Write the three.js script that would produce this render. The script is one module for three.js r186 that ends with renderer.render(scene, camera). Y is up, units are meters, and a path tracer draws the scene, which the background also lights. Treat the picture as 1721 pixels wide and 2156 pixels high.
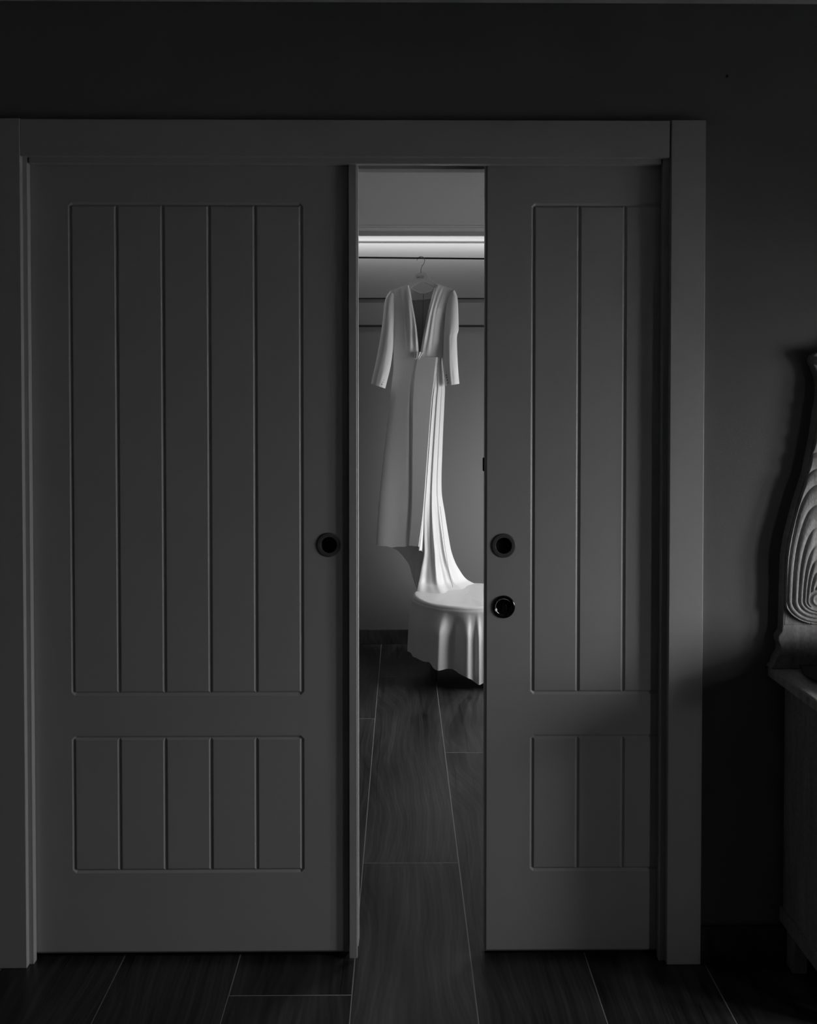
import * as THREE from 'three';
import { RoundedBoxGeometry } from 'three/addons/geometries/RoundedBoxGeometry.js';
import { RectAreaLightUniformsLib } from 'three/addons/lights/RectAreaLightUniformsLib.js';
import { mergeGeometries } from 'three/addons/utils/BufferGeometryUtils.js';
import { ImprovedNoise } from 'three/addons/math/ImprovedNoise.js';

// ------------------------------------------------------------------ camera, daylight, exposure
const W = 1721, H = 2156, FOC = 1750, PY = 883, YAW = -0.0084, PITCH = -0.0187;
const EYE = new THREE.Vector3(0, 1.449, 2.13);
const scene = new THREE.Scene();
const camera = new THREE.PerspectiveCamera(2 * Math.atan(H / 2 / FOC) * 180 / Math.PI, W / H, 0.05, 60);
camera.position.copy(EYE);
camera.rotation.set(PITCH, YAW, 0, 'YXZ');
camera.setViewOffset(W, H, 0, H / 2 - PY, W, H);          // a shift lens: uprights stay nearly parallel
scene.add(camera);
const renderer = new THREE.WebGLRenderer({ antialias: true });
renderer.toneMapping = THREE.LinearToneMapping;
renderer.toneMappingExposure = 1.0;
renderer.shadowMap.enabled = true;
renderer.shadowMap.type = THREE.PCFSoftShadowMap;
scene.background = new THREE.Color().setRGB(0.6, 0.6, 0.6);   // overcast sky outside the two windows
RectAreaLightUniformsLib.init();
const grey = (v) => new THREE.Color().setRGB(v, v, v);
function daylight(w, h, power, pos, target) {
  const l = new THREE.RectAreaLight(grey(1), power, w, h);
  l.position.set(...pos); l.lookAt(...target); scene.add(l); return l;
}
// small two-light bedroom window in the right-hand wall, behind louvres that turn its daylight downward
const W1 = { x: 2.2, z0: 0.4, z1: 1.0, y0: 0.76, y1: 1.4, bar: 0.1 };
for (const [a, b] of [[W1.z0 + 0.055, (W1.z0 + W1.z1 - W1.bar) / 2], [(W1.z0 + W1.z1 + W1.bar) / 2, W1.z1 - 0.055]])
  daylight(b - a, W1.y1 - W1.y0 - 0.11, 36, [W1.x + 0.165, (W1.y0 + W1.y1) / 2, (a + b) / 2], [0, (W1.y0 + W1.y1) / 2, (a + b) / 2]);
// its fainter neighbour further along the same wall, the cause of the second shadow edges
const W3 = { x: 2.2, z0: 1.42, z1: 1.86, y0: 0.76, y1: 1.4, bar: 0.03 };
daylight(W3.z1 - W3.z0 - 0.11, W3.y1 - W3.y0 - 0.11, 10, [W3.x + 0.165, (W3.y0 + W3.y1) / 2, (W3.z0 + W3.z1) / 2], [0, (W3.y0 + W3.y1) / 2, (W3.z0 + W3.z1) / 2]);
// tall dressing room window (right-hand wall behind the sliding doors)
const W2 = { x: 1.5, z0: -2.6, z1: -1.3, y0: 0.45, y1: 1.85, bar: 0.04 };
daylight(W2.z1 - W2.z0 - 0.11, W2.y1 - W2.y0 - 0.11, 10, [W2.x + 0.165, (W2.y0 + W2.y1) / 2, (W2.z0 + W2.z1) / 2], [0, (W2.y0 + W2.y1) / 2, (W2.z0 + W2.z1) / 2]);

// ------------------------------------------------------------------ helpers
const V3 = (x, y, z) => new THREE.Vector3(x, y, z);
function dirOf(px, py) {                                   // viewing ray of a photograph pixel, used to measure places
  return V3((px - W / 2) / FOC, -(py - PY) / FOC, -1).applyEuler(new THREE.Euler(PITCH, YAW, 0, 'YXZ'));
}
function at(px, py, z) { const d = dirOf(px, py); return EYE.clone().addScaledVector(d, (z - EYE.z) / d.z); }
function atY(px, py, y) { const d = dirOf(px, py); return EYE.clone().addScaledVector(d, (y - EYE.y) / d.y); }
const lerp = (a, b, t) => a + (b - a) * t;
const clamp = (x, a = 0, b = 1) => Math.min(b, Math.max(a, x));
const smooth = (a, b, x) => { const t = clamp((x - a) / (b - a)); return t * t * (3 - 2 * t); };
const noise = new ImprovedNoise();
function rng(seed) { let s = seed >>> 0; return () => { s = (s + 0x6D2B79F5) | 0; let t = Math.imul(s ^ (s >>> 15), 1 | s); t = (t + Math.imul(t ^ (t >>> 7), 61 | t)) ^ t; return ((t ^ (t >>> 14)) >>> 0) / 4294967296; }; }
function spl(keys) {                                       // smooth curve through [t, a, b, ...] keys; returns number or array
  const n = keys.length, m = keys[0].length - 1;
  return (t) => {
    t = clamp(t, keys[0][0], keys[n - 1][0]);
    let i = 0; while (i < n - 2 && t > keys[i + 1][0]) i++;
    const k0 = keys[Math.max(0, i - 1)], k1 = keys[i], k2 = keys[i + 1], k3 = keys[Math.min(n - 1, i + 2)];
    const h = k2[0] - k1[0], s = (t - k1[0]) / h, out = [];
    for (let j = 1; j <= m; j++) {
      const m1 = (k2[j] - k0[j]) / Math.max(1e-9, k2[0] - k0[0]), m2 = (k3[j] - k1[j]) / Math.max(1e-9, k3[0] - k1[0]);
      const s2 = s * s, s3 = s2 * s;
      out.push((2 * s3 - 3 * s2 + 1) * k1[j] + (s3 - 2 * s2 + s) * h * m1 + (-2 * s3 + 3 * s2) * k2[j] + (s3 - s2) * h * m2);
    }
    return m === 1 ? out[0] : out;
  };
}
const taken = {};
function numbered(name) { taken[name] = (taken[name] || 0) + 1; return taken[name] === 1 ? name : name + '_' + String(taken[name] - 1).padStart(3, '0'); }
function mesh(name, geo, mat, parent = scene) {
  const o = new THREE.Mesh(geo, mat); o.name = parent === scene ? numbered(name) : name;
  o.castShadow = o.receiveShadow = true; parent.add(o); return o;
}
function group(name, parent = scene) { const g = new THREE.Group(); g.name = parent === scene ? numbered(name) : name; parent.add(g); return g; }
function tag(o, label, category, grp) { o.userData.label = label; o.userData.category = category; if (grp) o.userData.group = grp; return o; }
function setting(o, label, category) { o.userData.kind = 'structure'; o.userData.label = label; o.userData.category = category; return o; }
function box(x0, x1, y0, y1, z0, z1, r = 0) {
  const w = x1 - x0, h = y1 - y0, d = z1 - z0;
  const g = r > 0 ? new RoundedBoxGeometry(w, h, d, 2, Math.min(r, w / 2.01, h / 2.01, d / 2.01)) : new THREE.BoxGeometry(w, h, d);
  const p = g.attributes.position, uv = g.attributes.uv, nn = g.attributes.normal;
  g.translate((x0 + x1) / 2, (y0 + y1) / 2, (z0 + z1) / 2);
  for (let i = 0; i < p.count; i++) {                       // uv in metres
    const ax = Math.abs(nn.getX(i)), ay = Math.abs(nn.getY(i)), az = Math.abs(nn.getZ(i));
    if (ay >= ax && ay >= az) uv.setXY(i, p.getX(i), p.getZ(i)); else if (ax >= az) uv.setXY(i, p.getZ(i), p.getY(i)); else uv.setXY(i, p.getX(i), p.getY(i));
  }
  return g.index ? g.toNonIndexed() : g;
}
const merge = (a) => mergeGeometries(a.map((g) => (g.index ? g.toNonIndexed() : g)));
function sheet(fn, nu, nv, th = 0.0016) {                   // cloth: a surface with two faces and closed edges
  const P = [], N = [], UV = [], idx = [];
  const grid = [];
  for (let j = 0; j <= nv; j++) for (let i = 0; i <= nu; i++) grid.push(fn(i / nu, j / nv));
  const G = (i, j) => grid[clamp(j, 0, nv) * (nu + 1) + clamp(i, 0, nu)];
  const nrm = [];
  for (let j = 0; j <= nv; j++) for (let i = 0; i <= nu; i++) {
    const a = G(i + 1, j).clone().sub(G(i - 1, j)), b = G(i, j + 1).clone().sub(G(i, j - 1));
    const n = a.cross(b); if (n.lengthSq() < 1e-16) n.set(0, 0, -1); nrm.push(n.normalize().negate());
  }
  const S = (nu + 1) * (nv + 1);
  for (let k = 0; k < 2; k++) for (let q = 0; q < S; q++) {
    const p = grid[q], n = nrm[q], o = k ? -th : 0;
    P.push(p.x + n.x * o, p.y + n.y * o, p.z + n.z * o);
    N.push(n.x * (k ? -1 : 1), n.y * (k ? -1 : 1), n.z * (k ? -1 : 1));
    UV.push((q % (nu + 1)) / nu, Math.floor(q / (nu + 1)) / nv);
  }
  for (let j = 0; j < nv; j++) for (let i = 0; i < nu; i++) {
    const a = j * (nu + 1) + i, b = a + 1, c = a + nu + 1, d = c + 1;
    idx.push(a, c, b, b, c, d, S + a, S + b, S + c, S + b, S + d, S + c);
  }
  const rim = (a, b) => idx.push(a, b, S + a, b, S + b, S + a);
  for (let i = 0; i < nu; i++) { rim(i, i + 1); const q = nv * (nu + 1) + i; rim(q + 1, q); }
  for (let j = 0; j < nv; j++) { const q = j * (nu + 1); rim(q + nu + 1, q); rim(q + nu, q + nu + nu + 1); }
  const g = new THREE.BufferGeometry();
  g.setAttribute('position', new THREE.Float32BufferAttribute(P, 3));
  g.setAttribute('normal', new THREE.Float32BufferAttribute(N, 3));
  g.setAttribute('uv', new THREE.Float32BufferAttribute(UV, 2));
  g.setIndex(idx); return g;
}
function tube(pts, r, seg = 40, rad = 8, closed = false) { return new THREE.TubeGeometry(new THREE.CatmullRomCurve3(pts, closed), seg, r, rad, closed); }
function capped(pts, r, seg = 40, rad = 10) {
  const a = tube(pts, r, seg, rad).toNonIndexed(), s0 = new THREE.SphereGeometry(r, rad, 6), s1 = s0.clone();
  s0.translate(...pts[0].toArray()); s1.translate(...pts[pts.length - 1].toArray());
  return merge([a, s0, s1]);
}
// ------------------------------------------------------------------ materials
function dataTex(w, h, f, srgb = true) {
  const d = new Uint8Array(w * h * 4);
  for (let y = 0; y < h; y++) for (let x = 0; x < w; x++) { const v = clamp(f(x / w, y / h, x, y)); const o = (y * w + x) * 4; d[o] = d[o + 1] = d[o + 2] = Math.round(v * 255); d[o + 3] = 255; }
  const t = new THREE.DataTexture(d, w, h); t.magFilter = THREE.LinearFilter; t.minFilter = THREE.LinearMipmapLinearFilter; t.generateMipmaps = true;
  t.wrapS = t.wrapT = THREE.RepeatWrapping; if (srgb) t.colorSpace = THREE.SRGBColorSpace; t.needsUpdate = true; return t;
}
const mat = (v, rough, o = {}) => new THREE.MeshPhysicalMaterial({ color: grey(v), roughness: rough, metalness: 0, ...o });
const grainR = rng(7);
const speckle = dataTex(256, 256, () => 0.35 + 0.3 * grainR() + 0.2 * grainR(), false);
speckle.repeat.set(4, 4);
const M = {
  wall: mat(0.2, 0.9, { bumpMap: speckle, bumpScale: 0.0004 }),
  ceiling: mat(0.7, 0.92),
  paint: mat(0.5, 0.42),
  lining: mat(0.5, 0.45),
  dark: mat(0.012, 0.5),
  track: mat(0.09, 0.4, { metalness: 0.6 }),
  blackMetal: mat(0.012, 0.32, { metalness: 0.3 }),
  blackGloss: mat(0.008, 0.12, { clearcoat: 1, clearcoatRoughness: 0.08 }),
  bronze: mat(0.11, 0.45),
  grout: mat(0.28, 0.9),
  crepe: mat(0.86, 0.62, { sheen: 0.35, sheenRoughness: 0.5, sheenColor: grey(0.8) }),
  satin: mat(0.68, 0.42, { sheen: 0.3, sheenRoughness: 0.4, sheenColor: grey(0.9) }),
  lining2: mat(0.45, 0.75),
  hanger: mat(0.75, 0.5),
  steel: mat(0.32, 0.28, { metalness: 1 }),
  button: mat(0.07, 0.4),
  seam: mat(0.1, 0.8),
  pouf: mat(0.045, 0.95, { bumpMap: speckle, bumpScale: 0.002 }),
  legWood: mat(0.05, 0.5),
  throwCloth: mat(0.05, 0.95, { sheen: 0.2 }),
  pvc: mat(0.6, 0.35),
  glass: new THREE.MeshPhysicalMaterial({ color: grey(1), roughness: 0.02, transmission: 1, thickness: 0, ior: 1.45 }),
  led: new THREE.MeshStandardMaterial({ color: grey(0.8), emissive: grey(1), emissiveIntensity: 3 }),
};
// wood-look porcelain plank: grain runs along v
function woodTex(seed, w, h) {
  const o = seed * 17.31;
  return dataTex(w, h, (u, v, px, py) => {
    const X = u * 0.3, Y = v * 1.78;
    const warp = noise.noise(X * 4 + o, Y * 1.6, o) * 0.11 + noise.noise(X * 12 + o, Y * 4.5, o + 4) * 0.02;
    const knotX = 0.15 + 0.09 * Math.sin(seed * 2.1), knotY = 0.45 + 0.3 * Math.sin(seed * 4.7) + 0.4;
    const kd = Math.hypot((X - knotX) * 1.0, (Y - knotY) * 0.22);
    const rings = X + warp + 0.035 * Math.exp(-kd * kd * 160) * Math.sin(Y * 2.6 + seed);
    const g1 = Math.sin(rings * 360), g2 = Math.sin(rings * 130 + 1.3);
    const fine = noise.noise(X * 420 + o, Y * 9, o), mid = noise.noise(X * 60 + o, Y * 2.2, o + 9), cloud = noise.noise(X * 9 + o, Y * 3.1, o + 20);
    let val = 0.6 + 0.04 * g1 + 0.05 * g2 + 0.10 * fine + 0.10 * mid + 0.2 * cloud;
    const crackX = 0.1 + 0.12 * Math.sin(seed * 9.1 + 1) + 0.006 * noise.noise(Y * 6, o, 3);
    const crack = Math.abs(X - crackX);
    if (crack < 0.0012 && noise.noise(Y * 2.2 + o, 1.7, 0) > 0.12) val -= 0.28;
    val -= 0.22 * Math.exp(-((X - knotX) ** 2 / 0.0002 + (Y - knotY) ** 2 / 0.0012));
    return val;
  });
}
const plankTex = [1, 2, 3, 4, 5].map((s) => woodTex(s, 256, 1024));
const plankMat = plankTex.map((t, i) => new THREE.MeshPhysicalMaterial({ map: t, color: grey([0.105, 0.095, 0.111, 0.1, 0.108][i]), roughness: 0.33, bumpMap: t, bumpScale: 0.0006 }));
const baseWood = woodTex(9, 128, 1024); baseWood.center.set(0, 0);
const skirtingMat = new THREE.MeshPhysicalMaterial({ map: baseWood, color: grey(0.16), roughness: 0.5 });
const oakTex = dataTex(512, 512, (u, v) => 0.7 + 0.09 * noise.noise(u * 60, v * 6, 3) + 0.08 * noise.noise(u * 14, v * 3, 8) + 0.08 * noise.noise(u * 150, v * 90, 1));
const oak = new THREE.MeshPhysicalMaterial({ map: oakTex, color: grey(0.8), roughness: 0.62 });

// ------------------------------------------------------------------ the room shell
const ZB = -2.868, CEIL = 2.468, OPX0 = -0.975, OPX1 = 0.69, HEAD = 2.078;
const XL = -2.8, XR = W1.x, ZR = 5.2, BXL = -1.7, BXR = W2.x, PT = 0.1;
// floor: porcelain planks with pale joints
{
  const f = setting(group('floor'), 'dark wood-look plank tile floor with thin pale joints', 'floor');
  mesh('grout_bed', box(XL, XR, -0.12, -0.0004, ZB - 0.1, ZR), M.grout, f);
  const PW = 0.302, PL = 1.79, J = 0.0016, x0 = -0.1215;
  const off = { '-1': 0.118, 0: -0.468, 1: -1.297, 2: -0.95 };
  const R = rng(11);
  for (let c = -9; c <= 9; c++) {
    const a = x0 + c * PW + J, b = x0 + (c + 1) * PW - J;
    const o = c in off ? off[c] : -1.8 * R();
    for (let k = -4; k <= 4; k++) {
      let z0 = o + k * PL + J, z1 = o + (k + 1) * PL - J;
      const q0 = Math.max(z0, ZB), q1 = Math.min(z1, ZR), xa = Math.max(a, XL), xb = Math.min(b, XR);
      if (q1 - q0 < 0.01 || xb - xa < 0.01) continue;
      const g = new THREE.BoxGeometry(xb - xa, 0.01, q1 - q0); g.translate((xa + xb) / 2, -0.005, (q0 + q1) / 2);
      const p = g.attributes.position, uv = g.attributes.uv, flip = R() > 0.5;
      for (let i = 0; i < p.count; i++) { let u = (p.getX(i) - a) / (PW - 2 * J), v = (p.getZ(i) - z0) / (PL - 2 * J); uv.setXY(i, flip ? 1 - u : u, flip ? 1 - v : v); }
      const m = mesh('plank', g, plankMat[Math.floor(R() * 5)], f);
      m.position.y = (R() - 0.5) * 0.0004;
    }
  }
}
setting(mesh('ceiling', box(XL - 0.1, XR + 0.35, CEIL, CEIL + 0.12, ZB - 0.12, ZR + 0.1), M.ceiling), 'plain pale ceiling over both rooms', 'ceiling');
// partition with a pocket on either side of the doorway
{
  const L = Math.min(XL, BXL) - 0.1, Rr = XR + 0.3;
  const g = [
    box(L, OPX0, 0, CEIL, -0.0125, 0), box(OPX1, Rr, 0, CEIL, -0.0125, 0), box(OPX0, OPX1, HEAD, CEIL, -0.0125, 0),
    box(L, -1.95, 0, CEIL, -0.0875, -0.0125), box(1.6, Rr, 0, CEIL, -0.0875, -0.0125), box(-1.95, 1.6, 2.11, CEIL, -0.0875, -0.0125),
  ];
  setting(mesh('wall_partition', merge(g), M.wall), 'dark grey painted wall around the sliding doors', 'wall');
  setting(mesh('wall_partition_back', merge([box(L, OPX0, 0, CEIL, -PT, -0.0875), box(OPX1, Rr, 0, CEIL, -PT, -0.0875), box(OPX0, OPX1, HEAD, CEIL, -PT, -0.0875)]), M.wall), 'pale dressing room side of the wall with the sliding doors', 'wall');
}
function wallWithHoles(name, x0, x1, z0, z1, holes, m, label) {
  const g = []; let z = z0;
  for (const h of holes) { g.push(box(x0, x1, 0, CEIL, z, h.z0), box(x0, x1, 0, h.y0, h.z0, h.z1), box(x0, x1, h.y1, CEIL, h.z0, h.z1)); z = h.z1; }
  g.push(box(x0, x1, 0, CEIL, z, z1));
  return setting(mesh(name, merge(g), m), label, 'wall');
}
wallWithHoles('wall_right', XR, XR + 0.3, 0, ZR, [W1, W3], M.wall, 'bedroom side wall with two small louvred windows beyond the sideboard');
setting(mesh('wall_left', box(XL - 0.1, XL, 0, CEIL, 0, ZR), M.wall), 'plain bedroom wall on the far side from the sideboard', 'wall');
setting(mesh('wall_rear', box(XL - 0.1, XR + 0.3, 0, CEIL, ZR, ZR + 0.1), M.wall), 'plain bedroom wall facing the sliding doors', 'wall');
setting(mesh('wall_back', box(BXL - 0.1, BXR + 0.3, 0, CEIL, ZB - 0.12, ZB), M.wall), 'pale dressing room wall behind the hanging dress', 'wall');
setting(mesh('wall_back_left', box(BXL - 0.1, BXL, 0, CEIL, ZB, -PT), M.wall), 'plain dressing room side wall without a window', 'wall');
wallWithHoles('wall_back_right', BXR, BXR + 0.3, ZB, -PT, [W2], M.wall, 'dressing room side wall with a window beside the stool');

// windows: frame, glass, and the shutter lowered over the bedroom one
function windowUnit(name, w, label) {
  const g = setting(group(name), label, 'window');
  const x = w.x + 0.17, t = 0.055, d = 0.06;
  mesh('window_frame', merge([box(x, x + d, w.y0, w.y0 + t, w.z0, w.z1, 0.004), box(x, x + d, w.y1 - t, w.y1, w.z0, w.z1, 0.004), box(x, x + d, w.y0 + t, w.y1 - t, w.z0, w.z0 + t, 0.004), box(x, x + d, w.y0 + t, w.y1 - t, w.z1 - t, w.z1, 0.004)]), M.pvc, g);
  const zm = (w.z0 + w.z1) / 2;
  mesh('mullion', box(x, x + d, w.y0 + t, w.y1 - t, zm - w.bar / 2, zm + w.bar / 2, 0.004), M.pvc, g);
  mesh('glass_pane', box(x + 0.025, x + 0.03, w.y0 + t, w.y1 - t, w.z0 + t, zm - w.bar / 2), M.glass, g);
  mesh('glass_pane', box(x + 0.025, x + 0.03, w.y0 + t, w.y1 - t, zm + w.bar / 2, w.z1 - t), M.glass, g);
  mesh('sill', box(w.x - 0.02, x, w.y0, w.y0 + 0.02, w.z0, w.z1, 0.004), M.pvc, g);
  return g;
}
function louvres(unit, w, depth, step, first, slope) {
  const g = new RoundedBoxGeometry(depth, 0.006, w.z1 - w.z0 - 0.01, 2, 0.0025);
  for (let y = w.y0 + first; y < w.y1; y += step) { const s = mesh('louvre', g, M.pvc, unit); s.position.set(w.x + 0.075, y, (w.z0 + w.z1) / 2); s.rotation.z = slope; }
}
louvres(windowUnit('window_1', W1, 'small two-light bedroom window with open louvres beyond the sideboard'), W1, 0.11, 0.1, 0.05, 0.38);
louvres(windowUnit('window_3', W3, 'narrow bedroom window with open louvres, further from the sliding doors'), W3, 0.11, 0.1, 0.05, 0.42);
louvres(windowUnit('window_2', W2, 'dressing room window with open louvres in the side wall beside the stool'), W2, 0.12, 0.11, 0.06, 0.42);

// skirting
setting(mesh('baseboard_back', box(BXL, BXR, 0, 0.088, ZB, ZB + 0.012, 0.002), skirtingMat), 'dark wood skirting under the pale dressing room wall', 'baseboard');
setting(mesh('baseboard_right', box(0.775, XR, 0, 0.095, 0, 0.012, 0.002), skirtingMat), 'dark skirting along the wall behind the sideboard', 'baseboard');
setting(mesh('baseboard_left', box(XL, -1.055, 0, 0.095, 0, 0.012, 0.002), skirtingMat), 'dark skirting along the wall left of the doorway', 'baseboard');

// casings round the doorway
const trim = (name, g, label, m = M.paint) => setting(mesh(name, g, m), label, 'door trim');
trim('trim_1', box(-1.053, -0.962, 0, 2.1685, 0, 0.0155, 0.002), 'upright door casing on the side of the wider closed leaf');
trim('trim_2', box(0.685, 0.773, 0, 2.1685, 0, 0.0155, 0.002), 'upright door casing beside the carved panel');
trim('trim_3', box(-0.962, 0.681, 2.074, 2.167, 0, 0.0145, 0.002), 'horizontal door casing above the sliding doors');
// inner linings: a front lip and a rear lip with the leaf slot between them
trim('trim_4', merge([box(OPX0, -0.951, 0, HEAD, -0.018, 0, 0.0015), box(OPX0, -0.951, 0, HEAD, -PT, -0.066, 0.0015)]), 'door lining lips beside the wider closed leaf', M.lining);
trim('trim_5', merge([box(0.669, OPX1, 0, HEAD, -0.018, 0, 0.0015), box(0.669, OPX1, 0, HEAD, -PT, -0.066, 0.0015)]), 'door lining lips on the sideboard side of the doorway', M.lining);
trim('trim_6', merge([box(-0.946, 0.664, 2.0605, HEAD, -0.018, 0.001, 0.0015), box(-0.951, 0.669, 2.066, HEAD, -PT, -0.066, 0.0015)]), 'horizontal lining lips under the top casing', M.lining);
{ const t = setting(group('trim_7'), 'dark sliding track above the door leaves', 'door track');
  mesh('channel', box(-1.9, 1.55, 2.095, 2.11, -0.066, -0.018), M.dark, t);
  mesh('guide_rail', capped([V3(-0.94, 2.086, -0.046), V3(0.66, 2.086, -0.046)], 0.009, 6, 10), M.track, t); }

// ------------------------------------------------------------------ sliding doors
function doorLeaf(name, x0, label, panelX, bores) {
  const g = setting(group(name), label, 'door');
  const w = 0.845, y0 = 0.014, y1 = 2.082, zf = -0.02, core = 0.0037;
  const a = panelX, b = panelX + 0.5925, U = [0.697, 1.961], L = [0.2315, 0.581];
  const bore = (shape, r) => { for (const [bx, by] of bores) { const h = new THREE.Path(); h.absarc(bx, by, r, 0, Math.PI * 2, true); shape.holes.push(h); } return shape; };
  const cs = new THREE.Shape(); cs.moveTo(x0 + 0.001, y0 + 0.001); cs.lineTo(x0 + w - 0.001, y0 + 0.001); cs.lineTo(x0 + w - 0.001, y1 - 0.001); cs.lineTo(x0 + 0.001, y1 - 0.001); cs.closePath();
  const cg = new THREE.ExtrudeGeometry(bore(cs, 0.024), { depth: 0.0363, bevelEnabled: false, curveSegments: 32 }); cg.translate(0, 0, -0.06); mesh('core', cg, M.paint, g);
  const s = new THREE.Shape(); s.moveTo(x0, y0); s.lineTo(x0 + w, y0); s.lineTo(x0 + w, y1); s.lineTo(x0, y1); s.closePath();
  for (const [q0, q1] of [U, L]) {
    const h = new THREE.Path(), r = 0.006; h.moveTo(a + r, q0); h.lineTo(a, q0 + r); h.lineTo(a, q1 - r); h.lineTo(a + r, q1); h.lineTo(b - r, q1); h.lineTo(b, q1 - r); h.lineTo(b, q0 + r); h.lineTo(b - r, q0); h.closePath(); s.holes.push(h);
  }
  const bev = 0.0056, bevT = 0.0034;
  bore(s, 0.024);
  const fg = new THREE.ExtrudeGeometry(s, { curveSegments: 32, depth: 0.0003, bevelEnabled: true, bevelThickness: bevT, bevelSize: bev, bevelOffset: -bev, bevelSegments: 1 });
  fg.translate(0, 0, zf - bevT - 0.0003); mesh('frame', fg, M.paint, g);
  const n = 5, pitch = (b - a) / n;
  const plank = (xa, xb, ya, yb) => {                       // chamfered raised board
    const c = 0.0056, zb = zf - core - 0.0002;
    const v = [[xa, ya, zb], [xb, ya, zb], [xb, yb, zb], [xa, yb, zb], [xa + c, ya + c, zf], [xb - c, ya + c, zf], [xb - c, yb - c, zf], [xa + c, yb - c, zf]];
    const fcs = [[4, 5, 6, 7], [0, 1, 5, 4], [1, 2, 6, 5], [2, 3, 7, 6], [3, 0, 4, 7], [3, 2, 1, 0]], P = [];
    for (const f of fcs) for (const k of [0, 1, 2, 0, 2, 3]) P.push(...v[f[k]]);
    const q = new THREE.BufferGeometry(); q.setAttribute('position', new THREE.Float32BufferAttribute(P, 3)); q.computeVertexNormals();
    q.setAttribute('uv', new THREE.Float32BufferAttribute(new Float32Array(P.length / 3 * 2), 2)); return q;
  };
  mesh('brush_seal', box(x0 + 0.004, x0 + w - 0.004, 0.001, y0 + 0.002, -0.052, -0.034), M.dark, g);
  const gap = 0.0004;
  for (const [q0, q1] of [U, L]) for (let i = 0; i < n; i++) mesh('panel_board', plank(a + i * pitch + gap, a + (i + 1) * pitch - gap, q0 + gap, q1 - gap), M.paint, g);
  return g;
}
function ringLathe(pts, seg = 64) { const g = new THREE.LatheGeometry(pts.map((p) => new THREE.Vector2(p[0], p[1])), seg); g.rotateX(Math.PI / 2); return g; }
function flushPull(parent, x, y) {
  const p = group('flush_pull', parent); p.position.set(x, y, -0.02);
  mesh('rim', ringLathe([[0.0315, -0.004], [0.0318, 0], [0.0312, 0.0018], [0.029, 0.0026], [0.0215, 0.0026], [0.0206, 0.002], [0.0205, -0.002]]), M.bronze, p);
  mesh('cup', ringLathe([[0.0206, 0.001], [0.0200, -0.006], [0.0192, -0.0105], [0.0002, -0.0112]]), M.blackMetal, p);
  p.userData.label = 'round dark flush pull'; return p;
}
const d1 = doorLeaf('door_1', -0.9795, 'wider visible grooved sliding door leaf with a black flush pull', -0.8512, [[-0.1885, 1.0835]]);
flushPull(d1, -0.1885, 1.0835);
// meeting strip on the closed leaf's edge, proud of its face
mesh('meeting_strip', merge([box(-0.136, -0.1155, 0.006, 2.0605, -0.02, -0.0075, 0.0015), box(-0.1345, -0.1125, 0.03, 2.066, -0.058, -0.019, 0.001)]), M.paint, d1);
const d2 = doorLeaf('door_2', 0.2165, 'grooved sliding door leaf half slid into the wall, with pull and lock', 0.3405, [[0.2652, 1.0808], [0.2655, 0.921]]);
flushPull(d2, 0.2652, 1.0808);
{ const p = group('lock_rosette', d2); p.position.set(0.2655, 0.921, -0.02); p.userData.label = 'glossy black round door lock';
  mesh('rim', ringLathe([[0.0298, -0.003], [0.030, 0.0005], [0.0288, 0.0026], [0.0262, 0.0036], [0.0225, 0.0026], [0.0212, 0.0006], [0.0208, -0.002]]), M.blackGloss, p);
  mesh('dish', ringLathe([[0.0209, 0.0], [0.019, -0.003], [0.012, -0.0042], [0.0002, -0.0045]]), M.blackGloss, p);
  const c = mesh('turn_pin', new THREE.CylinderGeometry(0.0052, 0.0058, 0.007, 24), M.blackGloss, p); c.rotation.x = Math.PI / 2; c.position.set(0.0005, 0.009, -0.0015);
  const sh = new THREE.Shape(); sh.moveTo(-0.003, 0.008); sh.lineTo(0.003, 0.008); sh.quadraticCurveTo(0.0105, 0, 0.008, -0.012); sh.lineTo(0.003, -0.0165); sh.lineTo(-0.005, -0.0155); sh.lineTo(-0.003, 0.008);
  const tg = new THREE.ExtrudeGeometry(sh, { depth: 0.0012, bevelEnabled: true, bevelSize: 0.0006, bevelThickness: 0.0006, bevelSegments: 2 }); const t = mesh('folding_tab', tg, M.blackMetal, p); t.position.z = -0.0042; }
{ const q = mesh('edge_pull', box(-0.003, 0.003, -0.018, 0.018, -0.006, 0.006, 0.0029), M.blackMetal, d2); q.position.set(0.2165, 1.29, -0.052); }
{ const nail = new THREE.CylinderGeometry(0.0026, 0.0022, 0.006, 10); nail.rotateX(Math.PI / 2); nail.scale(1, 1.4, 1); nail.rotateZ(0.6);
  const p = at(1531, 160.5, 0.003); nail.translate(p.x, p.y, 0.003);
  tag(mesh('wall_plug', nail, M.dark), 'tiny dark wall plug high on the grey wall above the sideboard', 'wall plug'); }

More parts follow.
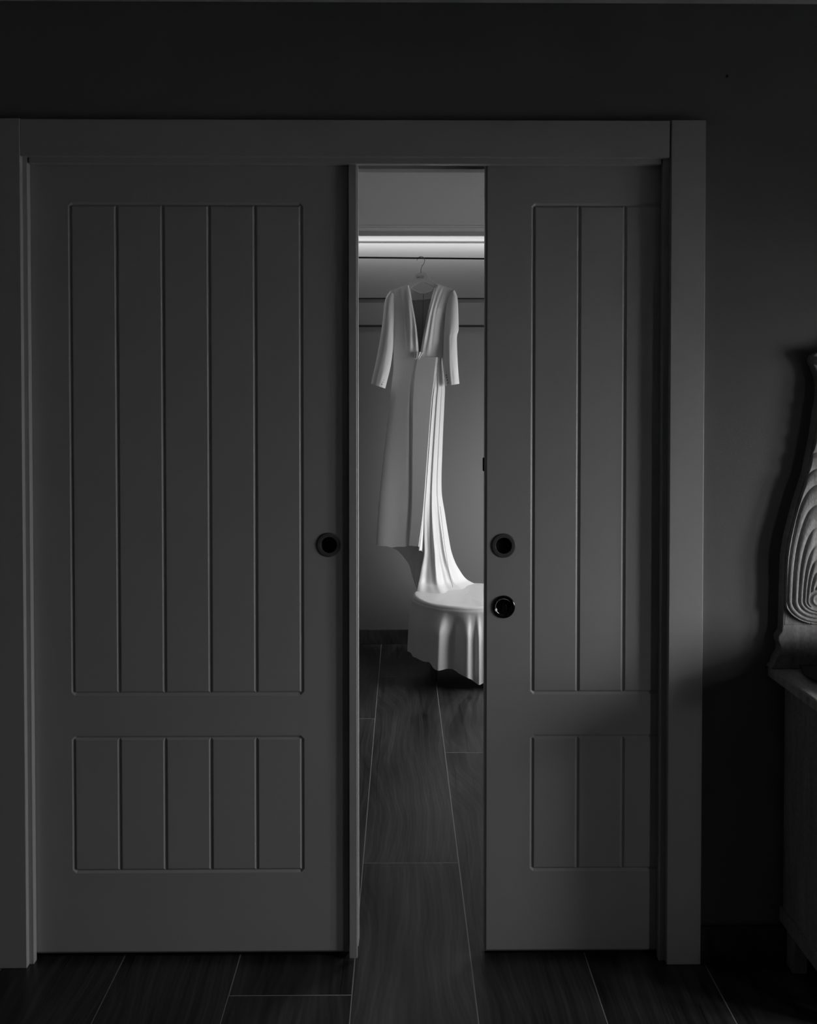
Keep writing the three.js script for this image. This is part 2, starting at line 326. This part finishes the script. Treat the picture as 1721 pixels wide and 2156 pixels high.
// ------------------------------------------------------------------ dressing room: light pelmet, rails, hanging rod
const zPel = ZB + 0.088;
{ const t = setting(group('trim_8'), 'stepped ceiling pelmet hiding a light strip over the dress wall', 'pelmet');
  mesh('lip', box(BXL, BXR, 2.438, CEIL, zPel - 0.012, zPel, 0.001), M.ceiling, t);
  mesh('moulding', box(BXL, BXR, CEIL - 0.003, CEIL, zPel, zPel + 0.155, 0.001), M.ceiling, t);
  mesh('moulding', box(BXL, BXR, CEIL - 0.0055, CEIL, zPel, zPel + 0.105, 0.001), M.ceiling, t); }
{ const l = group('light_strip');
  tag(l, 'thin linear light strip hidden in the ceiling pelmet above the rails', 'light strip');
  mesh('housing', box(BXL + 0.02, BXR - 0.02, CEIL - 0.012, CEIL, ZB + 0.045, ZB + 0.075), M.hanger, l);
  mesh('diffuser', box(BXL + 0.03, BXR - 0.03, CEIL - 0.015, CEIL - 0.011, ZB + 0.05, ZB + 0.07), M.led, l);
  const a = new THREE.RectAreaLight(grey(1), 30, BXR - BXL - 0.08, 0.022); a.position.set((BXL + BXR) / 2, CEIL - 0.019, ZB + 0.06); a.lookAt((BXL + BXR) / 2, CEIL - 0.12, ZB); l.add(a); }
const zd = ZB + 0.30;
{ const rows = [508.7, 628, 686], th = [0.0105, 0.0085, 0.0125];
  const lab = ['topmost thin black wall rail just under the light strip', 'black wall rail at the height of the dress shoulders', 'lowest and thickest black wall rail behind the sleeves'];
  rows.forEach((py, i) => { const y = at(886, py, ZB + 0.012).y; tag(mesh('wall_rail', box(BXL, BXR, y - th[i] / 2, y + th[i] / 2, ZB, ZB + 0.0035, 0.001), M.dark), lab[i], 'rail'); });
  const g = group('hanging_rod'); tag(g, 'slim round black clothes rod that carries the hanger', 'clothes rod');
  const a = at(757, 542.3, zd), b = at(1016, 544.8, zd), k = (b.y - a.y) / (b.x - a.x), yy = (x) => a.y + (x - a.x) * k;
  mesh('rod', capped([V3(-0.75, yy(-0.75), zd), V3(0.2, yy(0.2), zd), V3(1.15, yy(1.15), zd)], 0.0048, 4, 12), M.dark, g);
  for (const x of [-0.75, 1.15]) { mesh('bracket', capped([V3(x, yy(x), zd), V3(x, yy(x), ZB + 0.004)], 0.0048, 4, 10), M.dark, g); } }

// ------------------------------------------------------------------ the hanger
const D = (px, py, dz) => at(px, py, zd + dz);
{ const g = group('clothes_hanger'); tag(g, 'white moulded hanger with a wire hook, holding the dress', 'hanger');
  const hook = [[878, 548.5], [879.5, 545], [882.5, 541.8], [887, 540.3], [891.5, 541.5], [894.2, 545.5], [894.8, 550], [893, 554.5], [889.5, 559.5], [887.3, 564], [886.8, 569], [887, 577]].map((p) => D(p[0], p[1], p[1] < 560 ? (p[0] - 886) / 8 * 0.014 : clamp((577 - p[1]) / 17) * 0.006));
  mesh('hook', capped(hook, 0.0019, 60, 8), M.steel, g);
  // collar plate widening into shoulders
  const o = [[875.5, 577.6], [879, 576.4], [887, 575.8], [896, 575.4], [899, 576.4], [902.5, 584], [908, 591.5], [917, 597.5], [935, 603.5], [953, 610], [955, 616], [935, 610], [917, 606], [905, 598.5], [895, 594.2], [886, 594], [878, 596.5], [866, 606], [848, 610], [827, 617], [826, 613], [845, 606], [860, 600], [868, 593], [873, 585]];
  const sh = new THREE.Shape(); o.forEach((p, i) => { const q = D(p[0], p[1], 0); i ? sh.lineTo(q.x, q.y) : sh.moveTo(q.x, q.y); }); sh.closePath();
  const eg = new THREE.ExtrudeGeometry(sh, { depth: 0.012, bevelEnabled: true, bevelSize: 0.0022, bevelThickness: 0.003, bevelSegments: 3 }); eg.translate(0, 0, zd - 0.006); mesh('body', eg, M.hanger, g);
  // a small print: two short dark words inside a faint rectangle, too small to read
  const c = document.createElement('canvas'); c.width = 128; c.height = 64; const x = c.getContext('2d');
  x.fillStyle = '#cfcfcf'; x.fillRect(0, 0, 128, 64); x.strokeStyle = '#b4b4b4'; x.lineWidth = 2; x.strokeRect(4, 6, 120, 52);
  x.fillStyle = '#111'; const R = rng(5);
  for (let i = 0; i < 9; i++) x.fillRect(14 + i * 5, 26 + R() * 2, 3.6, 11); for (let i = 0; i < 13; i++) x.fillRect(64 + i * 4, 27 + R() * 2, 2.6, 8);
  const ct = new THREE.CanvasTexture(c); ct.colorSpace = THREE.SRGBColorSpace;
  const p0 = D(876.5, 583.7, 0.0092), p1 = D(893.5, 583, 0.0092), lg = new THREE.BoxGeometry(p1.x - p0.x, 0.022, 0.0006); const pl = mesh('print', lg, new THREE.MeshStandardMaterial({ map: ct, roughness: 0.6 }), g);
  pl.position.set((p0.x + p1.x) / 2, (p0.y + p1.y) / 2, zd + 0.0095); pl.rotation.z = 0.05; pl.userData.label = 'small dark print on the hanger collar'; }

// ------------------------------------------------------------------ the dress
const dress = group('wedding_dress'); tag(dress, 'long white V-neck wedding dress with long sleeves hanging over a stool', 'dress');
const ysh = (x) => x < 889 ? spl([[820, 615], [826, 612], [843, 606.5], [862, 600]])(x) : spl([[917, 598.5], [935, 604], [951, 609], [960, 614]])(x);
const VL = spl([[598, 861], [602, 862.5], [640, 869], [680, 876], [720, 880.8], [745, 882.5], [756, 881]]);
const VR = spl([[596, 918], [600, 917], [640, 905.5], [680, 896.3], [720, 889], [745, 885], [756, 884]]);
{ // fronts
  const front = (side) => sheet((u, t) => {
    const s = side > 0 ? 1 - u : u;                        // s: 0 at the side seam, 1 at the neck edge
    const xt = side < 0 ? lerp(821.5, 861.5, s) : lerp(958.5, 917.5, s), yt = ysh(xt), y = lerp(yt, 753, t);
    const xs = side < 0 ? spl([[0, 821.5], [0.12, 824], [0.32, 829], [1, 829]])(t) : spl([[0, 958.5], [0.1, 951], [0.32, 938], [0.7, 934], [1, 931]])(t);
    const xv = side < 0 ? VL(y) : VR(y);
    const drape = smooth(0.38, 0.6, s);
    const gather = Math.sin((s - 0.4) / 0.6 * Math.PI * 2 * (2.1 + 0.5 * Math.sin(t * 2.2 + side)) + (side > 0 ? 0.9 : 0) + 1.3 * t) * lerp(0.002, 0.0036, Math.sin(t * Math.PI)) * drape * smooth(0, 0.08, t) * (1 - 0.7 * smooth(0.8, 1, t));
    const body = (0.012 + 0.05 * smooth(0, 0.4, t) - 0.028 * smooth(0.7, 1, t)) * Math.sin(clamp(0.08 + s * 0.95) * Math.PI / 2);
    const roll = s > 0.9 ? -0.014 * ((s - 0.9) / 0.1) ** 2 : 0;
    const sag = 0.004 * noise.noise(s * 3, t * 4, side * 5);
    return D(lerp(xs, xv, s), y, body + gather + roll + sag + 0.006);
  }, 70, 70);
  mesh('bodice_front', front(-1), M.crepe, dress); mesh('bodice_front', front(1), M.crepe, dress);
  // back of the bodice: light yoke above, lining below
  const neck = spl([[820, 615], [843, 606.5], [861, 601], [866, 606.5], [878, 614], [890, 618], [901, 615.8], [911, 611], [917.5, 599], [935, 604], [960, 614]]);
  const back = (ya, yb, dz) => sheet((u, t) => { const x = lerp(824, 955, u), y0 = ya === null ? neck(x) : ya(x), y1 = yb(x); return D(lerp(x, lerp(829, 932, u), t * (ya === null ? 0.2 : 1)), lerp(Math.min(y0, y1), y1, t), dz - 0.022 * Math.sin(u * Math.PI) - 0.006 * t); }, 60, 24);
  const bar = (x) => 632.2 - (x - 869) * 0.075;
  mesh('back_yoke', back(null, bar, -0.012), M.crepe, dress);
  mesh('back_lining', back(bar, () => 754, -0.018), M.lining2, dress);
  const np = []; for (let x = 864; x <= 913; x += 3.5) np.push(D(x, neck(x), -0.03)); mesh('neckline_binding', tube(np, 0.0021, 40, 6), M.satin, dress);
  mesh('lining_edge', tube([D(866, 632.4, -0.034), D(886, 631, -0.036), D(907, 629.4, -0.034)], 0.0023, 10, 6), M.satin, dress);
  mesh('back_slit', tube([D(892, 619.5, -0.033), D(891.8, 625, -0.034), D(891.6, 630, -0.034)], 0.0013, 8, 6), M.seam, dress);
  mesh('back_seam', tube([D(891.5, 632.5, -0.0375), D(890, 690, -0.04), D(887, 740, -0.04)], 0.0009, 12, 5), M.seam, dress);
}
{ // sleeves: lofted tubes, open at the cuff
  const left = [[823, 612.5, 829, 620, 0.016, 0.006], [815.5, 623, 830, 641, 0.028, 0.01], [810.5, 638, 830.5, 662, 0.036, 0.014], [806, 680, 829, 690, 0.04, 0.024], [800, 722, 827.5, 732, 0.038, 0.032], [792, 764, 822, 773, 0.035, 0.036], [786, 790, 815.5, 800, 0.033, 0.036], [782, 808, 811, 818, 0.032, 0.036]];
  const right = [[957, 611, 949, 618, 0.016, 0.006], [962.5, 625, 942, 638, 0.028, 0.01], [964.5, 648, 938, 664, 0.036, 0.014], [965.5, 682, 936, 690, 0.04, 0.024], [965.2, 696, 935.2, 704, 0.037, 0.028], [962, 709, 935, 716, 0.036, 0.03], [962.5, 740, 934, 748, 0.037, 0.032], [964.5, 778, 936, 784, 0.034, 0.034], [967, 808, 939, 813, 0.032, 0.034]];
  const make = (rows, sgn, btn) => {
    const n = rows.length, c = spl(rows.map((r, i) => [i / (n - 1), ...r]));
    const surf = (a, t) => { const [ox, oy, ix, iy, hd, dz] = c(t); const k = Math.cos(a), m = (1 - k) / 2;
      const wr = 0.0016 * noise.noise(Math.cos(a) * 2, Math.sin(a) * 2, t * 7 + sgn) + 0.004 * Math.sin(a) * Math.exp(-(((k + 0.15) / 0.14) ** 2)) * smooth(0.25, 0.6, t) * (sgn > 0 ? 1 : 0.35);
      return D(lerp(ox, ix, m), lerp(oy, iy, m), dz + hd * Math.sin(a) + wr); };
    const s = mesh('sleeve', sheet((u, t) => surf((sgn < 0 ? 1 : -1) * -u * Math.PI * 2 + Math.PI, t), 48, 60), M.crepe, dress);
    for (const [px, py] of btn) { const b = mesh('cuff_button', new THREE.SphereGeometry(0.0034, 12, 8), M.button, s); const m0 = surf(Math.PI / 2, 0.95); 
      const [ox, oy, ix, iy, hd, dz] = c(clamp((py - 612) / 206)); const m = clamp((px - ox) / (ix - ox), 0.03, 0.97), k = 1 - 2 * m; b.position.copy(D(px, py, dz + hd * Math.sqrt(1 - k * k) + 0.001)); }
  };
  make(left, -1, [[810.6, 795], [808.4, 799.8], [806.4, 804.4], [804.2, 809]]);
  make(right, 1, [[939.8, 790], [940.9, 795], [942.2, 800.2], [943.3, 806.5]]);
}
{ // waist gather where the drapes meet
  mesh('waist_gather', sheet((u, t) => { const x = lerp(lerp(871, 874, t), lerp(892, 883, t), u), y = lerp(742, 757, t) - 1.5 * Math.sin(u * Math.PI); return D(x, y, 0.052 + 0.012 * Math.sin(u * Math.PI) * Math.sin(clamp(t * 0.8 + 0.2) * Math.PI) + 0.0025 * Math.sin(u * Math.PI * 7)); }, 40, 16), M.crepe, dress);
  // skirt, closed leaf of the wrap
  const SL = spl([[750, 829], [780, 828.5], [811, 825], [860, 819.8], [906, 815], [983, 806], [1061, 798.5], [1147, 793]]);
  const SF = spl([[750, 877], [780, 871.5], [811, 868.5], [860, 867], [950, 867.5], [1060, 868], [1147, 863.5]]);
  const SR = spl([[750, 922], [812, 916], [840, 912.5], [950, 903.5], [1083, 892.5], [1150, 883.5]]);
  mesh('skirt_front', sheet((u, t) => { const hem = 1147.5 + 4.5 * Math.sin(u * Math.PI * 0.9) - 3 * smooth(0.85, 1, u) + 0.8 * Math.sin(u * 17), y = lerp(751, hem, t), x = lerp(SL(y), SF(y), u);
return D(x, y, lerp(0.036, 0.05, t) * u ** 0.75 - lerp(0, 0.003, smooth(0, 0.4, t)) * Math.exp(-(((u - 0.94) / 0.08) ** 2)) + 0.0015 * t * Math.sin(u * 7 + 1)); }, 60, 110), M.crepe, dress);
  mesh('skirt_overlap', sheet((u, t) => { const hem = 1148.5 + 2.5 * u + 0.6 * Math.sin(u * 14), y = lerp(752, hem, t), x = lerp(SF(y) - 0.8 - 3 * t, SR(y), u);
const edge = smooth(0, 0.1, u); return D(x, y, lerp(0.036, 0.052, t) + lerp(0.003, 0.005, t) * edge + lerp(0.018, 0.024, t) * u - 0.012 * smooth(0.92, 1.02, u)); }, 50, 110), M.crepe, dress);
  const PR = spl([[752, 927], [840, 922], [950, 914], [1083, 903], [1166, 897]]), PLx = spl([[752, 916], [840, 909.5], [950, 900.5], [1083, 889.5], [1160, 880.5]]);
  mesh('skirt_side_panel', sheet((u, t) => { const y = lerp(753, lerp(1157, 1165.5, u) + 1.2 * Math.sin(u * 12), t), x = lerp(PLx(y), PR(y), u); return D(x, y, lerp(0.05, 0.074, t) - 0.045 * u * u + 0.004 * Math.sin(u * 8) * t); }, 24, 110), M.crepe, dress);
  mesh('skirt_back', sheet((u, t) => { const y = lerp(751, 1150, t), x = lerp(SL(y), lerp(930, 905, t), u); return D(x, y, -lerp(0.04, 0.07, t) * Math.sin(u * Math.PI) ** 0.7 - 0.002); }, 50, 60), M.crepe, dress);
  const UL = spl([[1140, 812], [1152, 824], [1160, 838], [1175, 852], [1190, 862], [1215, 869], [1246, 881]]), UR = spl([[1140, 900], [1165, 897], [1190, 893], [1215, 889], [1246, 884]]);
  mesh('skirt_underside', sheet((u, t) => { const y = lerp(1141, 1245, t), x = lerp(UL(y), UR(y), u); return D(x, y, -0.045 + 0.03 * u + 0.1 * t * t + 0.006 * Math.sin(u * 8 + t * 3)); }, 40, 50), M.crepe, dress);
}
// ------------------------------------------------------------------ stool under the train
const ST = { x: 0.36, z: -2.375, r: 0.298, top: 0.405, bot: 0.087 };
{ const g = group('upholstered_stool'); g.position.set(ST.x, 0, ST.z); tag(g, 'round dark upholstered stool on short legs beneath the dress train', 'stool');
  mesh('seat', new THREE.LatheGeometry([[0.0005, ST.bot], [0.24, ST.bot], [0.262, ST.bot + 0.012], [0.27, ST.bot + 0.04], [0.272, 0.24], [0.27, 0.36], [0.26, 0.388], [0.23, 0.398], [0.0005, ST.top]].map((p) => new THREE.Vector2(...p)), 72), M.pouf, g);
  for (const [x, z] of [[-0.185, 0.19], [0.185, 0.19], [-0.185, -0.19], [0.185, -0.19]]) { const l = mesh('leg', new THREE.CylinderGeometry(0.014, 0.009, 0.095, 14), M.legWood, g); l.position.set(x, 0.0475, z); } }
{ // train: falls from the right side of the skirt, then spreads over the stool
  const rows = [[915, 752, .052, 931, 752, -.03, .012, 0], [915, 812, .055, 937, 812, -.03, .014, 0], [912, 840, .058, 936.5, 840, -.03, .015, 0], [905, 930, .062, 932.5, 931, -.03, .016, 0], [898, 1025, .066, 930.3, 1032, -.03, .018, 0], [893.5, 1083, .068, 937.5, 1083, -.03, .022, 0], [893, 1130, .06, 945, 1130, -.03, .026, 0], [893.5, 1165, .062, 952, 1165, -.035, .03, 0], [888, 1195, .075, 966, 1197, -.045, .04, 2], [882, 1227, .1, 990, 1224, -.06, .07, 9], [873.5, 1251, .19, 1050, 1238, -.06, .2, 7]];
  const ts = [0, .09, .14, .3, .48, .58, .67, .74, .82, .9, 1], c = spl(rows.map((r, i) => [ts[i], ...r]));
  const train = sheet((u, t) => {
    const [lx, ly, lz, rx, ry, rz, b, py] = c(t), s = Math.sin(u * Math.PI);
    const low = smooth(0.55, 0.8, t), flat = smooth(0.92, 1, t);
    const f1 = Math.sin((u * 2.6 + 0.08 + 0.25 * t) * Math.PI * 2) * lerp(0.006, 0.014, low), f2 = Math.sin((u * 5.3 + 0.4 - 0.3 * t) * Math.PI * 2) * lerp(0.0018, 0.004, low);
    const p = D(lerp(lx, rx, u), lerp(ly, ry, u) + py * s, lerp(lz, rz, u) + b * s + (f1 + f2) * (1 - flat) * (0.3 + 0.7 * s));
    const yTop = ST.top + 0.011; if (p.y < yTop) p.y = yTop; p.y = lerp(p.y, ST.top - 0.012, smooth(0.9, 1, t)); return p;
  }, 120, 200, 0.0014);
  mesh('train_fall', train, M.satin, dress);
  // cloth over the stool
  const deg = (a) => a * 180 / Math.PI;
  const bump = (x, c0, w) => Math.exp(-(((x - c0) / w) ** 2));
  const hem = spl([[-90, 0.14], [-50, 0.1], [20, 0.05], [60, 0.035], [80, 0.03], [88, 0.042], [96, 0.07], [104, 0.088], [116, 0.1], [124, 0.112], [150, 0.115], [180, 0.12], [205, 0.15], [270, 0.14]]);
  const pleat = (q, c0, wl, wr) => Math.exp(-(((q - c0) / (q < c0 ? wr : wl)) ** 2));   // gentle on one side, steep on the other
  const foldAt = (q) => 1.15 * pleat(q, 118.5, 10, 4) + 0.62 * pleat(q, 94.5, 6, 3) + 0.62 * pleat(q, 85.5, 3.6, 2.6) + 0.8 * pleat(q, 68, 6, 4) + 0.3 * pleat(q, 148, 10, 7) + 0.25 * pleat(q, 172, 8, 7) + 0.3 * bump(q, 195, 6) + 0.6 * bump(q, 45, 6) + 0.6 * bump(q, 20, 6) - 0.3 * bump(q, 107, 4) - 0.35 * bump(q, 87, 2);
  const cover = sheet((u, t) => {
    const q = lerp(-90, 270, u), a = q * Math.PI / 180, k = 0.42;
    const wr = 0.004 * noise.noise(Math.cos(a) * 3, Math.sin(a) * 3, t * 4 + 3);
    let r, y;
    if (t < k) { const s = t / k; r = s * (ST.r - 0.018); y = ST.top + 0.008 + wr * s; }
    else if (t < k + 0.12) { const e = (t - k) / 0.12 * Math.PI / 2; r = ST.r - 0.018 + 0.018 * Math.sin(e); y = ST.top + 0.008 - 0.018 * (1 - Math.cos(e)) + wr * Math.cos(e); }
    else { const s = (t - k - 0.12) / (1 - k - 0.12), y0 = ST.top - 0.01; y = lerp(y0, hem(q) + 0.004 * Math.sin(q * 0.35), s); r = ST.r + 0.004 + (0.006 + 0.05 * foldAt(q)) * smooth(-0.02, 0.4, s) * (0.8 + 0.2 * s) + 0.01 * s; }
    return V3(ST.x + r * Math.cos(a), y, ST.z + r * Math.sin(a));
  }, 380, 90, 0.0014);
  mesh('train_drape', cover, M.satin, dress);
  const lp = [[927, 1066, .02], [931, 1100, .022], [937, 1150, .03], [942, 1180, .045], [945, 1200, .06], [947, 1212, .08], [951, 1226, .12], [954, 1236, .15]].map((p) => D(p[0], p[1], p[2] + 0.012));
  mesh('bustle_cord', tube(lp, 0.0011, 40, 6), M.seam, dress);
}

// ------------------------------------------------------------------ sideboard with its carved back
const HZ = 0.031, HT = 0.03, HXC = 1.53;
{ let bed = group('carved_panel'); tag(bed, 'tall carved wooden panel with curvy outline standing on the dark sideboard', 'carved panel');
  const pts = [[1721, 742], [1714, 748], [1711.5, 756], [1712.5, 766], [1717, 774], [1724, 790], [1728, 811], [1727, 840], [1721, 868], [1715, 915], [1706.6, 955], [1698, 997], [1693.6, 1010], [1677, 1063], [1660, 1129], [1653, 1171], [1651, 1230], [1650, 1271], [1648.5, 1317], [1647, 1330], [1639.5, 1341], [1640, 1350], [1645, 1363], [1643, 1373], [1635, 1386], [1631, 1400], [1624, 1408]].map((p) => at(p[0], p[1], HZ));
  const topY = pts[0].y, sh = new THREE.Shape(), N = pts.length;
  sh.moveTo(HXC, topY + 0.2);
  sh.bezierCurveTo(HXC - 0.3, topY + 0.2, HXC - 0.35, topY - 0.02, pts[0].x, pts[0].y);
  for (let i = 1; i < N; i++) sh.lineTo(pts[i].x, pts[i].y);
  sh.lineTo(2 * HXC - pts[N - 1].x, pts[N - 1].y);
  for (let i = N - 1; i >= 0; i--) sh.lineTo(2 * HXC - pts[i].x, pts[i].y);
  sh.bezierCurveTo(HXC + 0.35, topY - 0.02, HXC + 0.3, topY + 0.2, HXC, topY + 0.2);
  const eg = new THREE.ExtrudeGeometry(sh, { depth: HT - 0.004, bevelEnabled: true, bevelSize: 0.002, bevelThickness: 0.002, bevelOffset: -0.002, bevelSegments: 2, curveSegments: 24 });
  const uv = eg.attributes.uv, p = eg.attributes.position; for (let i = 0; i < p.count; i++) uv.setXY(i, p.getX(i), p.getY(i));
  eg.translate(0, 0, HZ - HT + 0.002); mesh('back_board', eg, oak, bed);
  // carved scrollwork, one relief for each half
  const C0 = at(1723, 1262, HZ), px = 2.055 / FOC;
  const edge = spl(pts.slice(5, 19).map((q) => [-q.y, q.x + 0.001]));
  const yb = at(1650, 1318, HZ).y, yt = at(1721, 800, HZ).y;
  const height = (x, y) => {                                // ridges wound round the scroll's eye
    const dx = (x - C0.x) / px, dy = (y - C0.y) / px, k = dy > 0 ? 0.262 : 1.45;
    let rho = Math.hypot(dx, dy * k); const ang = Math.atan2(dy * k, -dx);
    if (Math.hypot(dx, dy) < 22) { const e = Math.hypot(dx, dy); return 0.0035 * Math.exp(-(((e - 12) / 3) ** 2)) + 0.002; }
    rho += ang * 2.2 + 1.2 * noise.noise(x * 18, y * 9, 4);
    if (rho > 74 && (dy < 20 || dx > 40)) { const far = Math.hypot(dx - 210, (dy - 40) * 0.55); return 0.0006 + (dx > 70 ? 0.003 * Math.abs(Math.cos(far / 11)) : 0.0004 * noise.noise(x * 300, y * 300, 1)); }
    const plain = smooth(6, 26, dx + 26) * smooth(60, 95, dy) * (1 - smooth(150, 185, dy));
    const lam = 7.6 + 1.6 * smooth(30, 70, rho), rid = Math.abs(Math.cos(Math.PI * rho / lam)) ** 0.5, fine = 0.25 * Math.abs(Math.cos(Math.PI * rho / (lam * 0.4)));
    return (0.0008 + 0.0075 * rid + 0.0012 * fine) * (1 - plain) + plain * 0.004 + 0.0004 * noise.noise(x * 260, y * 260, 2);
  };
  const half = (sgn) => {
    const nu = 260, nv = 380, P = [], UVs = [], idx = [];
    for (let j = 0; j <= nv; j++) { const y = lerp(yb, yt, j / nv), x0 = edge(-y) + 0.002; for (let i = 0; i <= nu; i++) { const u = i / nu, x = lerp(x0, HXC, u * (0.35 + 0.65 * u)), rim = smooth(0, 0.0025, x - x0) * smooth(0, 0.004, y - yb) * smooth(0, 0.01, yt - y) * smooth(0, 0.004, HXC - x); P.push(sgn < 0 ? x : 2 * HXC - x, y, HZ - 0.001 + (0.001 + height(x, y)) * rim); UVs.push(x, y); } }
    for (let j = 0; j < nv; j++) for (let i = 0; i < nu; i++) { const a = j * (nu + 1) + i, b = a + 1, c = a + nu + 1, d = c + 1; sgn < 0 ? idx.push(a, b, c, b, d, c) : idx.push(a, c, b, b, c, d); }
    const g = new THREE.BufferGeometry(); g.setAttribute('position', new THREE.Float32BufferAttribute(P, 3)); g.setAttribute('uv', new THREE.Float32BufferAttribute(UVs, 2)); g.setIndex(idx); g.computeVertexNormals(); return g;
  };
  for (const s of [-1, 1]) { const m = mesh('carved_relief', half(s), oak, bed); m.userData.label = 'carved scrolling leaf relief'; }
  for (const s of [-1, 1]) { const kx = at(1722, 760, HZ).x, k = mesh('finial', new THREE.SphereGeometry(0.011, 20, 14), oak, bed); k.position.set(s < 0 ? kx : 2 * HXC - kx, at(1722, 760, HZ).y, HZ + 0.002); k.scale.z = 0.7; }
  const yTop = pts[N - 1].y - 0.0005, X0 = pts[N - 1].x + 0.002, X1 = 2 * HXC - X0, B0 = 0.985, B1 = 2 * HXC - B0;
  bed = group('sideboard'); tag(bed, 'dark wooden sideboard on short square legs against the grey wall', 'sideboard');
  mesh('top', box(X0, X1, yTop - 0.028, yTop, 0.004, 0.255, 0.006), oak, bed);
  mesh('carcass', box(B0, B1, 0.125, yTop - 0.028, 0.014, 0.235, 0.003), oak, bed);
  mesh('plinth_rail', box(B0 - 0.008, B1 + 0.008, 0.112, 0.15, 0.01, 0.24, 0.004), oak, bed);
  for (const [a, b] of [[0.016, 0.053], [0.198, 0.236]]) for (const s of [-1, 1]) { const x = s < 0 ? 0.995 : 2 * HXC - 1.032; mesh('leg', box(x, x + 0.037, 0, 0.115, a, b, 0.003), oak, bed); }
  const dw = (B1 - B0 - 0.06) / 3;
  for (let i = 0; i < 3; i++) { const x = B0 + 0.02 + i * (dw + 0.01);
    for (const [y0, y1] of [[0.17, 0.53], [0.545, yTop - 0.045]]) { const d = mesh(y0 < 0.3 ? 'door' : 'drawer', box(x, x + dw, y0, y1, 0.234, 0.249, 0.004), oak, bed); const k = mesh('knob', new THREE.SphereGeometry(0.012, 16, 12), M.blackMetal, d); k.position.set(x + dw / 2, (y0 + y1) / 2, 0.258); } }
  // dark throw heaped on the top; its shadow falls on the foot of the carved panel
  const heap = (x, z) => 0.008 + 0.1 * smooth(1.02, 1.14, x) * smooth(0.0, 0.07, z - 0.035) + 0.008 * noise.noise(x * 14, z * 16, 3) * smooth(1.0, 1.08, x);
  const th = sheet((u, t) => { const x = lerp(1.0, 1.75, u), z = 0.04 + t * 0.205; return V3(x + 0.01 * Math.sin(z * 40), yTop + 0.0045 + Math.max(0.001, heap(x, z) * smooth(0, 0.12, 1 - t)), z); }, 90, 60, 0.003);
  tag(mesh('throw_blanket', th, M.throwCloth), 'dark crumpled throw heaped on the sideboard before the carved panel', 'throw');
}

renderer.render(scene, camera);
